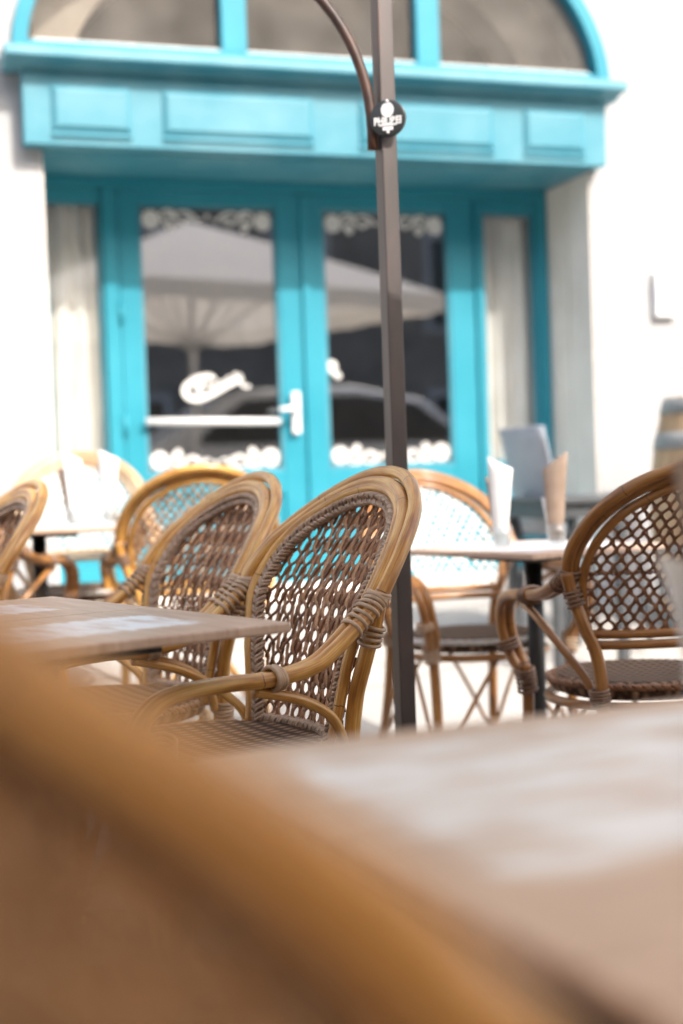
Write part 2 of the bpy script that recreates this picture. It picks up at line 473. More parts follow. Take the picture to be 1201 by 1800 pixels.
# ------------------------------------------------------------------ frame of the shopfront
FA = radians(18.4)
FO = Vector((-.187, 6.4, 0))
FU = Vector((cos(FA), sin(FA), 0)); FV = Vector((-sin(FA), cos(FA), 0))
def fworld(u, w, z=0): return FO + FU * u + FV * w + Vector((0, 0, z))

# ------------------------------------------------------------------ ground
def ground_h(x, y):
    s = (Vector((x, y, 0)) - FO).dot(FV)
    K = [(-99, 0), (-1.9, 0), (-1.5, .04), (-1.0, .13), (-.5, .25), (0, .33), (.48, .36), (99, .36)]
    for (a, ha), (b, hb) in zip(K, K[1:]):
        if a <= s <= b: return ha + (hb - ha) * (s - a) / (b - a)
    return .36
g = MB()
us = [-60, -20, -8, -5, -3, -2, -1, 0, 1, 2, 3, 5, 8, 20, 60]
ss = [-70, -40, -20, -12, -8, -5, -3, -1.9, -1.5, -1.25, -1.0, -.75, -.5, -.25, 0, .24, .48, 5, 30, 60]
vs = []
for s in ss:
    for u in us:
        p = fworld(u, s); vs.append((p.x, p.y, ground_h(p.x, p.y)))
n = len(us)
g.add(vs, [(j * n + i, j * n + i + 1, (j + 1) * n + i + 1, (j + 1) * n + i) for j in range(len(ss) - 1) for i in range(n - 1)])
tag(g.build('paving', M['pave']), kind='structure')

# terrace strip of darker, speckled brown ground nearest the tables
M['brown_ground'] = noisy('brown_speckled_ground', (.09, .062, .042), (.30, .22, .155), 130, .9, detail=3, bump=.6, bscale=160, bdist=.004)
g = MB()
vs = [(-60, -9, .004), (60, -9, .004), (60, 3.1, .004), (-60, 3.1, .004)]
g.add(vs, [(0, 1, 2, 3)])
tag(g.build('terrace_ground', M['brown_ground']), kind='structure')

# ------------------------------------------------------------------ the shop building
B = empty('shop_building', FO, FA)
tag(B, 'pale plastered building with turquoise arched shopfront and glazed double doors', 'building')
OL, OR = -1.09, 1.52          # opening
# arch opening (ellipse) above the springing at 2.70
def arch(a, b, z0, cx, n=40, t0=0, t1=pi):
    return [(cx + a * cos(t0 + (t1 - t0) * i / n), z0 + b * sin(t0 + (t1 - t0) * i / n)) for i in range(n + 1)]
AC = .215; AZ = 2.72
w = MB()
W0, W1, WT = -9.0, 11.0, 8.5
TH = .48
w.box(W0, OL, 0, TH, 0, 2.70); w.box(OR, W1, 0, TH, 0, 2.70)
# spandrel with the arched hole: strips between arch curve and outer rectangle
aw, ah = 1.41, .96
pts = arch(aw, ah, 2.70, AC, 48)
outer = []
for (x, z) in pts:
    outer.append((x, WT))
for i in range(48):
    (x0, z0), (x1, z1) = pts[i], pts[i + 1]
    for yy, rev in ((0, False), (TH, True)):
        q = [Vector((x1, yy, z1)), Vector((x0, yy, z0)), Vector((x0, yy, WT)), Vector((x1, yy, WT))]
        w.add(q, [(0, 1, 2, 3) if not rev else (3, 2, 1, 0)])
    w.add([Vector((x0, 0, z0)), Vector((x1, 0, z1)), Vector((x1, TH, z1)), Vector((x0, TH, z0))], [(0, 1, 2, 3)], None, True)
for (xa, xb) in ((W0, AC - aw), (AC + aw, W1)):
    w.add([Vector((xa, 0, 2.70)), Vector((xb, 0, 2.70)), Vector((xb, 0, WT)), Vector((xa, 0, WT))], [(0, 1, 2, 3)])
    w.add([Vector((xa, TH, 2.70)), Vector((xb, TH, 2.70)), Vector((xb, TH, WT)), Vector((xa, TH, WT))], [(3, 2, 1, 0)])
w.build('wall', M['plaster'], B)
# dressed stone jambs lining the opening (right one is seen) with a vertical joint
j = MB()
j.box(OR - .012, OR, .004, .235, .36, 2.352); j.box(OR - .008, OR, .25, .478, .36, 2.352)
j.build('stone_jamb', M['stone'], B, bevel=.003)
j = MB(); j.box(OL, OL + .01, .004, .478, .36, 2.352)
j.build('stone_jamb', M['stone'], B, bevel=.003)
st = MB(); st.box(OL, OR, .30, .62, .30, .425)
st.build('threshold', M['stone'], B, bevel=.01)

# fascia board, with raised panels
fb = MB()
fb.box(-1.165, 1.553, -.10, -.004, 2.358, 2.665)
fb.box(OL + .012, OR - .014, 0.0, .47, 2.352, 2.385)      # soffit
fas = fb.build('fascia', M['teal_worn'], B, bevel=.004)
for (a, b) in ((-1.05, -.715), (-.58, .095), (.31, .967), (1.12, 1.435)):
    pm = MB()
    # recessed field read through a moulded frame standing proud
    z0, z1, t = 2.415, 2.605, .022
    yo, yi = -.120, -.098
    def bar(x0, x1, za, zb): pm.box(x0, x1, yo, yi, za, zb)
    # bevelled moulding: prism frame with sloped faces
    O = [(a, z0), (b, z0), (b, z1), (a, z1)]
    I = [(a + t, z0 + t), (b - t, z0 + t), (b - t, z1 - t), (a + t, z1 - t)]
    def ins(P_, e_): return [(x + (e_ if k in (0, 3) else -e_), z + (e_ if k < 2 else -e_)) for k, (x, z) in enumerate(P_)]
    vs = [Vector((x, -.1004, z)) for x, z in O] + [Vector((x, -.1035, z)) for x, z in O] + [Vector((x, -.117, z)) for x, z in ins(O, .020)] + [Vector((x, -.1178, z)) for x, z in ins(O, .026)]
    fs = []
    for r in range(3):
        for k in range(4):
            k2 = (k + 1) % 4
            fs.append((r * 4 + k, r * 4 + k2, r * 4 + 4 + k2, r * 4 + 4 + k))
    fs.append((12, 13, 14, 15))
    pm.add(vs, fs)
    zb = z0 - .003
    pm.add([Vector(v) for v in [(a, -.1036, zb), (b, -.1036, zb), (b, -.116, zb - .014), (a, -.116, zb - .014), (a, -.116, zb - .017), (b, -.116, zb - .017), (b, -.1036, zb - .024), (a, -.1036, zb - .024)]],
           [(0, 3, 2, 1), (3, 4, 5, 2), (4, 7, 6, 5), (0, 7, 4, 3), (1, 2, 5, 6)])
    pm.build('raised_panel', M['teal_worn'], fas)
# cornice profile (w, z)
cp = [(-.004, 2.667), (-.104, 2.667), (-.114, 2.680), (-.150, 2.690), (-.203, 2.693), (-.207, 2.700), (-.203, 2.735), (-.190, 2.742), (-.004, 2.757)]
c = MB(); n = len(cp)
vs = [Vector((-1.24, y, z)) for y, z in cp] + [Vector((1.618, y, z)) for y, z in cp]
c.add(vs, [tuple(range(n)), tuple(range(2 * n - 1, n - 1, -1))] + [(i, i + n, (i + 1) % n + n, (i + 1) % n) for i in range(n)])
c.build('cornice', M['teal_worn'], B, bevel=.003)
# arched window above: frame ring, mullions, sill rail, panes
fr = MB()
def ring(mb, a0, b0, a1, b1, z0, y0, y1, n=48, cx=AC):
    P = arch(a0, b0, z0, cx, n); Q = arch(a1, b1, z0, cx, n)
    for i in range(n):
        v = [Vector((P[i][0], y0, P[i][1])), Vector((P[i + 1][0], y0, P[i + 1][1])), Vector((Q[i + 1][0], y0, Q[i + 1][1])), Vector((Q[i][0], y0, Q[i][1])),
             Vector((P[i][0], y1, P[i][1])), Vector((P[i + 1][0], y1, P[i + 1][1])), Vector((Q[i + 1][0], y1, Q[i + 1][1])), Vector((Q[i][0], y1, Q[i][1]))]
        mb.add(v, [(0, 1, 2, 3), (7, 6, 5, 4), (0, 4, 5, 1), (3, 2, 6, 7)], None, False)
ring(fr, 1.408, .958, 1.345, .895, 2.757, -.03, .06)
wf = fr.build('arched_window', M['teal'], B)
s = MB(); s.box(-1.13, 1.56, -.02, .05, 2.757, 2.815)
s.build('bottom_rail', M['teal'], wf, bevel=.004)
for (a, b) in ((-.285, -.172), (.635, .748)):
    s = MB(); s.box(a, b, -.018, .052, 2.815, 3.63); s.build('mullion', M['teal'], wf, bevel=.004)
for (a, b) in ((-1.10, -.285), (-.172, .635), (.748, 1.53)):
    s = MB(); s.box(a + .004, b - .004, .0, .02, 2.816, 2.828)
    s.build('glazing_bead', M['decal'], wf, bevel=.003)
    pn = MB()
    m = 16; top = []
    for i in range(m + 1):
        x = a + (b - a) * i / m
        k = max(0, 1 - ((x - AC) / 1.36) ** 2)
        top.append((x, 2.757 + .905 * sqrt(k)))
    poly = [(a, 2.815)] + [(b, 2.815)] + [(x, z) for x, z in reversed(top)]
    poly = [(x, max(z, 2.815)) for x, z in poly]
    pn.add([Vector((x, .03, z)) for x, z in poly], [tuple(range(len(poly)))])
    pn.build('pane', M['reflect_grey'], wf)
# added arch behind the panes; stands in for arches reflected in the glass
ia = MB()
ring(ia, 1.40, .95, 1.13, .76, 2.72, .30, .55)
ia.build('mirrored_arch', M['oak_pale'], B)

# door set (w = .48)
D0 = .48
ff = MB()
ff.box(OL + .01, OR - .014, D0 - .03, D0 + .05, 2.30, 2.352)                 # head
ff.box(OL + .01, OL + .04, D0 - .03, D0 + .05, .425, 2.30)
ff.box(-.765, -.697, D0 - .03, D0 + .05, .425, 2.30)
ff.box(1.105, 1.128, D0 - .03, D0 + .05, .425, 2.30)
ff.box(1.455, OR - .014, D0 - .03, D0 + .05, .425, 2.30)
ff.build('door_frame', M['teal'], B, bevel=.004)
def leaf(name, a, b, ga, gb, zt=2.335, gt=2.235, gb_z=.972, zb=.43, panel=True, hinge=None):
    m = MB(); y0, y1 = D0 - .012, D0 + .03
    m.box(a, ga, y0, y1, zb, 2.298); m.box(gb, b, y0, y1, zb, 2.298)
    m.box(ga, gb, y0, y1, gt, 2.298)
    m.box(ga, gb, y0, y1, .86, gb_z); m.box(ga, gb, y0, y1, zb, .54)
    m.box(ga, gb, y0 + .014, y1 - .006, .54, .86)
    o = m.build(name, M['teal'], B, bevel=.003)
    # beads round the glass
    bd = MB(); t = .016
    for (x0, x1, z0, z1) in ((ga, gb, gt - t, gt), (ga, gb, gb_z, gb_z + t), (ga, ga + t, gb_z + t, gt - t), (gb - t, gb, gb_z + t, gt - t)):
        bd.box(x0 + .0005, x1 - .0005, y0 + .006, y0 + .02, z0 + .0005, z1 - .0005)
    bd.box(ga + .05, gb - .05, y0 + .002, y0 + .02, .60, .80)
    bd.build('moulding', M['teal_worn'], o, bevel=.004)
    p = MB(); p.add([Vector((ga, D0 + .012, gb_z)), Vector((gb, D0 + .012, gb_z)), Vector((gb, D0 + .012, gt)), Vector((ga, D0 + .012, gt))], [(0, 1, 2, 3)])
    p.build('pane', M['side_glass'] if name == 'side_light' else M['glass'], o)
    return o
side_l = leaf('side_light', OL + .04, -.767, -1.03, -.79 + .02)
doorL = leaf('door', -.692, .205, -.597, .075)
doorR = leaf('door', .215, 1.10, .300, .965)
side_r = leaf('side_light', 1.130, 1.453, 1.15, 1.435)
# closing strip between the leaves
s = MB(); s.box(.190, .232, D0 - .03, D0 - .0125, .44, 2.29); s.build('meeting_strip', M['teal'], doorL, bevel=.004)
for z in (1.72, 1.20, .62):
    h = MB(); h.lathe([(.011, z - .05), (.011, z + .05)], 12, cx=-.694, cy=D0 - .035); h.build('hinge', M['teal'], doorL)
# white pull bar across the left leaf, white lever handle on its plate
s = MB(); s.tube([(-.60, D0 - .05, 1.218), (.045, D0 - .05, 1.205)], .016, 12)
s.tube([(-.585, D0 - .05, 1.218), (-.585, D0 - .012, 1.218)], .009, 8); s.tube([(.03, D0 - .05, 1.206), (.03, D0 - .012, 1.206)], .009, 8)
s.build('pull_bar', M['white'], doorL)
s = MB(); s.box(.112, .152, D0 - .048, D0 - .030, 1.145, 1.345)
s.tube(spline([(.132, D0 - .03, 1.262), (.132, D0 - .075, 1.262), (.115, D0 - .09, 1.262), (.06, D0 - .092, 1.262), (.035, D0 - .09, 1.258)], 6), .011, 10)
s.build('handle', M['white'], doorL, bevel=.006)

# vinyl ornaments on the panes
def disc(mb, cx, cz, r, y, petals=0, n=36):
    P = []
    for k in range(n):
        a = 2 * pi * k / n
        rr = r * (1 + (.13 * cos(petals * a) if petals else 0))
        P.append(Vector((cx + rr * cos(a), y, cz + rr * sin(a))))
    mb.add(P, [tuple(range(n))])
def stroke(mb, pts, wd, y, n=6):
    P = spline([(x, 0, z) for x, z in pts], n)
    L = []; R = []
    for i, p in enumerate(P):
        a = P[max(0, i - 1)]; b = P[min(len(P) - 1, i + 1)]
        t = (b - a).normalized(); nn = Vector((-t.z, 0, t.x))
        f = i / (len(P) - 1); ww = wd * (.35 + .65 * sin(pi * min(1, max(0, f * .9 + .08))))
        L.append(Vector((p.x, y, p.z)) + nn * ww); R.append(Vector((p.x, y, p.z)) - nn * ww)
    m = len(P)
    mb.add(L + R, [(i, i + 1, m + i + 1, m + i) for i in range(m - 1)])
YD = D0 + .009
def ornament_set(door, ga, gb):
    wg = gb - ga; k = 0
    for zc, sgn in ((2.165, 1), (1.035, -1)):
        for xr in (ga + .065, gb - .065):
            o = MB(); disc(o, xr, zc, .044, YD, 12)
            o.build('rosette', M['decal'], door)
        o = MB(); cx = (ga + gb) / 2
        yy = YD - .001
        for d in (-1, 1):
            def S(pts, wd):
                stroke(o, [(cx + d * x, zc + sgn * z) for x, z in pts], wd, yy)
            S([(.225, .035), (.205, -.02), (.18, -.045), (.165, -.02), (.185, 0.0)], .008)
            S([(.225, .035), (.19, .045), (.16, .03), (.14, .0), (.11, -.015), (.095, .005), (.11, .02)], .009)
            S([(.15, .035), (.11, .04), (.07, .025), (.045, .0), (.02, .01)], .008)
            S([(.20, .02), (.17, .02), (.15, .01)], .012)
            disc(o, cx + d * .185, zc - sgn * .018, .014, yy, 5)
            disc(o, cx + d * .085, zc - sgn * .0, .013, yy + .0005, 5)
        disc(o, cx, zc + sgn * .02, .012, yy, 6)
        o.build('scroll_ornament', M['decal'], door)
ornament_set(doorL, -.597, .075)
ornament_set(doorR, .300, .965)
# script lettering: a looping capital C and a rising slanted word
L = MB()
stroke(L, [(-.345 + .055 + .04, 1.412), (-.28, 1.43), (-.345, 1.415), (-.395, 1.375), (-.385, 1.335), (-.33, 1.322), (-.265, 1.345), (-.20, 1.375), (-.13, 1.405)], .017, YD)
stroke(L, [(-.30, 1.36), (-.335, 1.362), (-.325, 1.395), (-.27, 1.385)], .012, YD - .001)
for i in range(4):
    x = -.27 + i * .036; z = 1.352 + i * .017
    stroke(L, [(x, z), (x + .012, z + .034), (x + .02, z + .012), (x + .036, z + .02)], .011, YD - .002)
stroke(L, [(-.135, 1.40), (-.125, 1.435), (-.118, 1.385), (-.085, 1.375), (-.088, 1.39)], .008, YD - .001)
L.build('script_lettering', M['decal'], doorL)
L = MB(); disc(L, .335, 1.47, .03, YD, 0); disc(L, .365, 1.425, .018, YD - .001, 0)
stroke(L, [(.315, 1.49), (.33, 1.45), (.36, 1.43)], .01, YD - .0015)
L.build('round_sticker', M['decal'], doorR)

# dark room behind
r = MB()
x0, x1, y0, y1, z0, z1 = OL - .6, OR + .6, .60, 4.2, .38, 3.75
vs = [Vector((x, y, z)) for z in (z0, z1) for y in (y0, y1) for x in (x0, x1)]
r.add(vs, [(0, 1, 3, 2), (4, 6, 7, 5), (2, 3, 7, 6), (0, 2, 6, 4), (1, 5, 7, 3)])
r.build('shop_interior', M['interior'], B)

# curtains behind the side lights
def curtain(u0, u1, ybase, z0, z1, seed, label, folds):
    random.seed(seed); m = MB(); nn = 60; rows = 14
    vs = []
    for jx in range(rows + 1):
        z = z1 + (z0 - z1) * jx / rows
        for i in range(nn + 1):
            t = i / nn
            x = u0 + (u1 - u0) * t + .01 * sin(z * 3 + t * 4)
            y = ybase + .022 * sin(t * folds * 2 * pi + .5 * sin(z * 2.0)) + .008 * sin(t * folds * 4.6 * pi + z)
            vs.append(fworld(x, y, z))
    m.add(vs, [(jx * (nn + 1) + i, jx * (nn + 1) + i + 1, (jx + 1) * (nn + 1) + i + 1, (jx + 1) * (nn + 1) + i) for jx in range(rows) for i in range(nn)], None, True)
    o = m.build('curtain', M['curtain'])
    sm = o.modifiers.new('thick', 'SOLIDIFY'); sm.thickness = .003
    tag(o, label, 'curtain', 'curtains in the shop side windows')
curtain(-1.10, -.775, .57, .5, 2.33, 1, 'cream curtain hanging in the narrow window left of the doors', 4)
curtain(1.10, 1.47, .57, .5, 2.33, 2, 'cream curtain hanging in the narrow window right of the doors', 3.5)

# small white box with marks, and a notice board, on the wall at right
bx = MB(); bx.box(0, .115, -.045, -.001, 0, .215)
e = fworld(1.835, 0, 1.655)
wb = bx.build('wall_box', M['white'], None, bevel=.004); wb.location = e; wb.rotation_euler = (0, 0, FA)
tag(wb, 'small white box with blue marks fixed to the plaster wall above the barrel', 'wall box')
m = MB(); m.box(.035, .095, -.049, -.0465, .13, .155); m.build('printed_label', M['ink'], wb)
m = MB(); m.prism([(.06, .045), (.095, .04), (.095, .07), (.075, .095)], -.049, -.0465); m.build('blue_arrow_mark', M['ink'], wb)
nb = MB(); nb.box(0, .42, -.012, -.001, 0, .62)
no = nb.build('notice_board', M['white'], None, bevel=.004); no.location = fworld(1.965, 0, 1.42); no.rotation_euler = (0, 0, FA)
tag(no, 'white notice board with pale blue header on the wall at the right edge', 'notice board')
m = MB(); m.box(.012, .408, -.016, -.0135, .45, .605); m.build('blue_header', noisy('pale_blue_print', (.45, .62, .66), (.5, .67, .7), 6, .6), no)

# ------------------------------------------------------------------ rattan chairs
LEANS = {1: [(.40, 0.0), (.45, .0), (.60, .032), (.70, .063), (.78, .112), (.87, .165), (.97, .199), (1.1, .2)],
         2: [(.40, 0.0), (.45, .0), (.60, .018), (.70, .048), (.78, .085), (.86, .125), (.94, .168), (1.1, .2)]}
LEAN = LEANS[1]; CURV = 1.11
def lean(h):
    for (a, la), (b, lb) in zip(LEAN, LEAN[1:]):
        if a <= h <= b: return la + (lb - la) * (h - a) / (b - a)
    return 0 if h < .4 else .2
def SY(x, h, d=0.0):   # back surface, d = forward offset
    return -.195 - lean(h) + CURV * x * x + d

OUT1 = [(.250, .668), (.266, .71), (.266, .76), (.246, .815), (.203, .864), (.140, .907), (.070, .933), (0, .941)]
INN1 = [(.164, .45), (.176, .52), (.195, .60), (.214, .68), (.222, .74), (.209, .802), (.170, .853), (.112, .889), (.057, .906), (0, .912)]
OUT2 = [(.232, .655), (.248, .705), (.247, .757), (.226, .815), (.190, .863), (.135, .903), (.07, .928), (0, .936)]
INN2 = [(.196, .575), (.206, .63), (.212, .69), (.208, .74), (.190, .79), (.155, .837), (.108, .870), (.055, .892), (0, .899)]

def mirror(P): return [(x, h) for x, h in P] + [(-x, h) for x, h in reversed(P[:-1])]
def off2d(P, d):
    out = []; n = len(P)
    for i in range(n):
        a = Vector(P[max(0, i - 1)]); b = Vector(P[min(n - 1, i + 1)])
        t = (b - a).normalized()
        out.append((P[i][0] - t.y * d, P[i][1] + t.x * d))       # left of travel = inside
    return out
def to3(P2, d=0.0): return [Vector((x, SY(x, h, d), h)) for x, h in P2]
def s2(P, n=6): return [(p.x, p.y) for p in spline([(x, h, 0) for x, h in P], n)]

def arm_pts(dx=0, dz=0, style=2):
    if style == 1:
        return [(.222 + dx * .3, .195, .425 + dz), (.250 + dx, .245, .470), (.270 + dx, .262, .525), (.278 + dx, .245, .568), (.281 + dx, .20, .594 + dz),
                (.281 + dx, .11, .603 + dz), (.280 + dx, .02, .603 + dz), (.278 + dx, -.055, .615), (.274 + dx, -.105, .641)]
    return [(.222 + dx * .3, .165, .425 + dz), (.248 + dx, .205, .475), (.266 + dx, .222, .535), (.275 + dx, .212, .588), (.279 + dx, .175, .626 + dz),
            (.279 + dx, .11, .643 + dz), (.277 + dx, .03, .648 + dz), (.272 + dx, -.055, .655 + dz), (.264 + dx, -.115, .672)]

def rings(mb, path, n, rx, ry, w=.0042, ref=Vector((1, 0, 0)), j=.001):
    """lashing: n turns of strip wound round a (double) cane"""
    P = [Vector(p) for p in path]
    for i in range(n):
        f = (i + .5) / n * (len(P) - 1); a = int(f); b = min(a + 1, len(P) - 1)
        c = P[a].lerp(P[b], f - a)
        T = (P[min(a + 1, len(P) - 1)] - P[max(0, a)]).normalized()
        X = (ref - T * ref.dot(T)).normalized(); Y = T.cross(X)
        k1 = random.uniform(-j, j); k2 = random.uniform(-j, j)
        loop = []
        for q in range(18):
            an = 2 * pi * q / 18
            loop.append(c + X * (rx + k1) * cos(an) + Y * (ry + k1) * sin(an) + T * (k2 + .0016 * sin(an + i)))
        mb.tube(loop, w, 6, closed=True)

def weave(inner2d, h0, style, dense=False):
    """open lattice of paired strands filling the outline"""
    poly = inner2d
    def hw(h):
        best = 0
        for (a, b) in zip(poly, poly[1:]):
            if (a[1] - h) * (b[1] - h) <= 0 and a[1] != b[1]:
                x = a[0] + (b[0] - a[0]) * (h - a[1]) / (b[1] - a[1]); best = max(best, x)
        return best
    hmax = max(h for x, h in poly)
    p, hp = (.0195, .0245) if style == 1 else (.0265, .0185)
    if dense: p, hp = .0115, .015
    ga = .078 if style == 1 else .06
    mb = MB(); mb2 = MB()
    def gfun(t): return t - ga * sin(4 * pi * t) / 1.0
    K = int(.3 / p)
    rT = int((hmax - h0) / hp) + 1
    for fam in (1, -1):
        for k in range(-K - rT - 2, K + rT + 3):
            run = []
            z = h0
            jit = random.uniform(-.0024, .0024)
            ph = random.uniform(0, 6.28)
            while z < hmax:
                t = (z - h0) / hp * .5
                x = p * (k + fam * 2 * gfun(t) * .5) + jit + .0020 * sin(z * 41 + ph)
                lim = hw(z)
                if abs(x) < lim:
                    d = .0032 * fam * cos(2 * pi * t + pi * k)
                    run.append((x, z, d))
                else:
                    if len(run) > 2: emit(mb if fam == 1 else mb2, run, 11 if dense else style)
                    run = []
                z += .0032
            if len(run) > 2: emit(mb if fam == 1 else mb2, run, 11 if dense else style)
    # horizontal twined rows
    step = 1.0
    z = h0 + (.6 if style == 1 else .135)
    while z < hmax - .02:
        lim = hw(z)
        for q in (0, 1):
            run = []
            m = int(2 * lim / .006)
            for i in range(m + 1):
                x = -lim + 2 * lim * i / max(1, m)
                zz = z - .12 * lim * 0 + .003 * sin(2 * pi * x / .03 + pi * q)
                run.append((x, zz, .004 * cos(2 * pi * x / .03 + pi * q)))
            if len(run) > 3: emit(mb2, run, 3)
        z += step
    return mb, mb2
def emit(mb, run, style):
    offs = (-.0029, .0029) if style == 11 else (-.0026, .0026) if style == 1 else (-.0024, .0024) if style == 2 else (0,)
    for o in offs:
        pts = [Vector((x + o, SY(x, z, d - .004), z)) for x, z, d in run]
        mb.tube(pts, .0031 if style == 11 else .0024 if style == 1 else .0023, 5, cap=False)

def braid(mb, P2, d=0.006, lam=.058, a=.0105, b=.0085, r=.0037, close=False, to=None):
    base = to if to else to3(s2(P2, 8), d)
    base = resample(base, .0042)
    m = len(base)
    frames = []
    for i in range(m):
        A = base[max(0, i - 1)]; Bq = base[min(m - 1, i + 1)]
        T = (Bq - A).normalized(); F = Vector((0, 1, 0)) if to is None else Vector((0, 0, 1))
        F = (F - T * F.dot(T)).normalized(); S = T.cross(F)
        frames.append((T, F, S))
    for k in range(3):
        for wv in (-1, 1):
            pts = []
            for i in range(m):
                th = 2 * pi * (i * .0042) / lam + k * 2 * pi / 3
                T, F, S = frames[i]
                ds = cos(th)
                pts.append(base[i] + S * (a * sin(th)) + F * (b * sin(2 * th) + (.0 if wv == 0 else -.0007)) + T * (wv * .0036))
            mb.tube(pts, r, 5, cap=False)

def make_chair(style, cane, strand, strand2, dense=False):
    random.seed(11 + style)
    global LEAN, CURV
    LEAN = LEANS[style]; CURV = 1.11 if style == 1 else 1.25
    t = empty('rattan_armchair')
    OUT = OUT1 if style == 1 else OUT2
    INN = INN1 if style == 1 else INN2
    rc = .0135
    fullo = s2(mirror(OUT), 6)
    def cane_loop(inset, d, dx, dz, r):
        P = off2d(fullo, inset)
        hoop = to3(P, d)
        ar = [Vector(p) for p in arm_pts(dx, dz, style)]
        al = [Vector((-p.x, p.y, p.z)) for p in ar]
        ctrl = spline(ar + hoop[6:-6:4] + [hoop[-7]] + al[::-1], 5)
        rl_ = []; L_ = 0
        for i_, p_ in enumerate(ctrl):
            if i_: L_ += (p_ - ctrl[i_ - 1]).length
            e_ = min(L_ % .31, .31 - L_ % .31)
            rl_.append(r * (1 + .022 * sin(L_ * 37) + .07 * math.exp(-(e_ / .007) ** 2)))
        mb = MB(); mb.tube(ctrl, rl_, 12); mb.line = ctrl; return mb
    LC = cane_loop(0.0, -.010, 0.0, 0.0, rc).line; LD = cane_loop(.0185, .007, -.023, -.001, rc * .92).line
    mid = [LC[i].lerp(LD[min(i, len(LD) - 1)], .5) for i in range(len(LC) // 2)]
    cane_loop(0.0, -.010, 0.0, 0.0, rc).build('hoop_and_arms', cane, t)
    cane_loop(.0185, .007, -.023, -.001, rc * .92).build('hoop_and_arms', cane, t)
    fulli = s2(mirror(INN), 6)
    mb = MB(); mb.tube(to3(fulli, .012 if style == 1 else .0), .0105, 10)
    mb.build('inner_hoop', cane, t)
    # woven back
    h0 = .455 if style == 1 else .572
    inset = .019 if style == 1 else .004
    pin = off2d(fulli, inset)
    wa, wb_ = weave(pin, h0, style, dense)
    wv = wa.build('woven_back', strand, t)
    wb_.build('cross_strands', strand2, wv)
    if style == 1:
        b = MB(); braid(b, off2d(mirror(INN), .0205), d=.014); b.build('braided_border', M['braid'], t)
        b = MB()
        bot = [Vector((x, SY(x, .462, .004), .462)) for x in [-.15 + .3 * i / 12 for i in range(13)]]
        braid(b, None, to=spline(bot, 4)); b.build('braided_border', M['braid'], t)
    hb = .455 if style == 1 else .572
    xw = .165 if style == 1 else .20
    r = MB()
    for dz in ((0,) if style == 1 else (0, .024)):
        r.tube([Vector((x, SY(x, hb - dz, -.004), hb - dz)) for x in [-xw + 2 * xw * i / 12 for i in range(13)]], .0105, 10)
    r.build('back_rail', cane, t)
    # seat
    s = MB()
    s.lathe([(.12, .418), (.19, .418), (.212, .426), (.220, .440), (.214, .454), (.195, .461), (.15, .458), (.08, .455), (.001, .454)], 40, sx=1.0, sy=.96)
    so = s.build('seat', M['seat'], t)
    b = MB(); q = [Vector((.214 * cos(a), .206 * sin(a), .452)) for a in [2 * pi * i / 48 for i in range(49)]]
    braid(b, None, to=q, lam=.06, a=.011, b=.005, r=.003); b.build('seat_border', strand, so)
    r = MB(); r.tube([Vector((.222 * cos(a), .214 * sin(a), .408)) for a in [2 * pi * i / 40 for i in range(40)]], .011, 10, closed=True)
    r.build('seat_ring', cane, t)
    def rings1(*a):
        lb = MB(); rings(lb, *a); lb.build('lashing', M['lash'], t)
    for sd in (1, -1):
        X = lambda p: Vector((p[0] * sd, p[1], p[2]))
        yb = -.208 if style == 1 else -.190
        rl = [X(p) for p in [(.252, yb, .712), (.243, yb + .004, .675), (.220, -.192, .60), (.190, -.19, .53), (.178, -.19, .43), (.186, -.215, .22), (.205, -.255, .002)]]
        m = MB(); m.tube(spline(rl, 6), .0145, 12); m.build('leg', cane, t)
        fl = [X(p) for p in [(.232, .172, .47), (.222, .180, .40), (.222, .195, .22), (.232, .215, .002)]]
        m = MB(); m.tube(spline(fl, 6), .0145, 12); m.build('leg', cane, t)
        za = -.04 if style == 1 else 0
        br = [X(p) for p in [(.268, .05, .624 + za), (.268, .015, .616 + za), (.262, -.045, .590 + za * .8), (.243, -.105, .545 + za * .5), (.205, -.15, .48), (.19, -.165, .44)]]
        m = MB(); m.tube(spline(br, 6), .0095, 10); m.build('arm_brace', cane, t)
        # lashings
        hl0, hl1 = (.662, .735) if style == 1 else (.675, .725)
        P = [X(p) for p in mid if hl0 < p.z < hl1 and p.y < -.02]
        rings1(P, 10 if style == 1 else 6, .0243, .0172, .0039, Vector((1, 0, .0)))
        a = [X(p) for p in mid if -.012 < p.y < .034 and p.z > .55]
        rings1(a, 5, .0285, .0185, .0042)
        rings1([rl[1], rl[1].lerp(rl[2], .55)], 4, .0185, .0185, .0038)
        rings1([X((.186, -.188, .455)), X((.182, -.19, .415))], 5, .020, .020, .004)
        rings1([fl[0] + Vector((0, 0, -.01)), fl[1]], 6, .022, .024, .004)
        rings1([X((.255, .21, .50)), X((.262, .213, .525))], 3, .026, .019, .004)
    # thin crossed stretchers, one curved pair under each side of the seat
    st = MB()
    feet = [Vector((.228, .208, .09)), Vector((-.228, .208, .09)), Vector((-.2, -.246, .09)), Vector((.2, -.246, .09))]
    for i in range(4):
        a, b = feet[i], feet[(i + 1) % 4]
        mid = (a + b) / 2; top = Vector((mid.x * .95, mid.y * .95, .395))
        e = (b - a).normalized()
        for (f, sg) in ((a, -1), (b, 1)):
            tp = top - e * sg * .03 * -1
            st.tube(spline([f, f.lerp(tp, .5) + Vector((0, 0, .012)), tp], 5), .0065, 8)
    st.build('stretcher', cane, t)
    return t

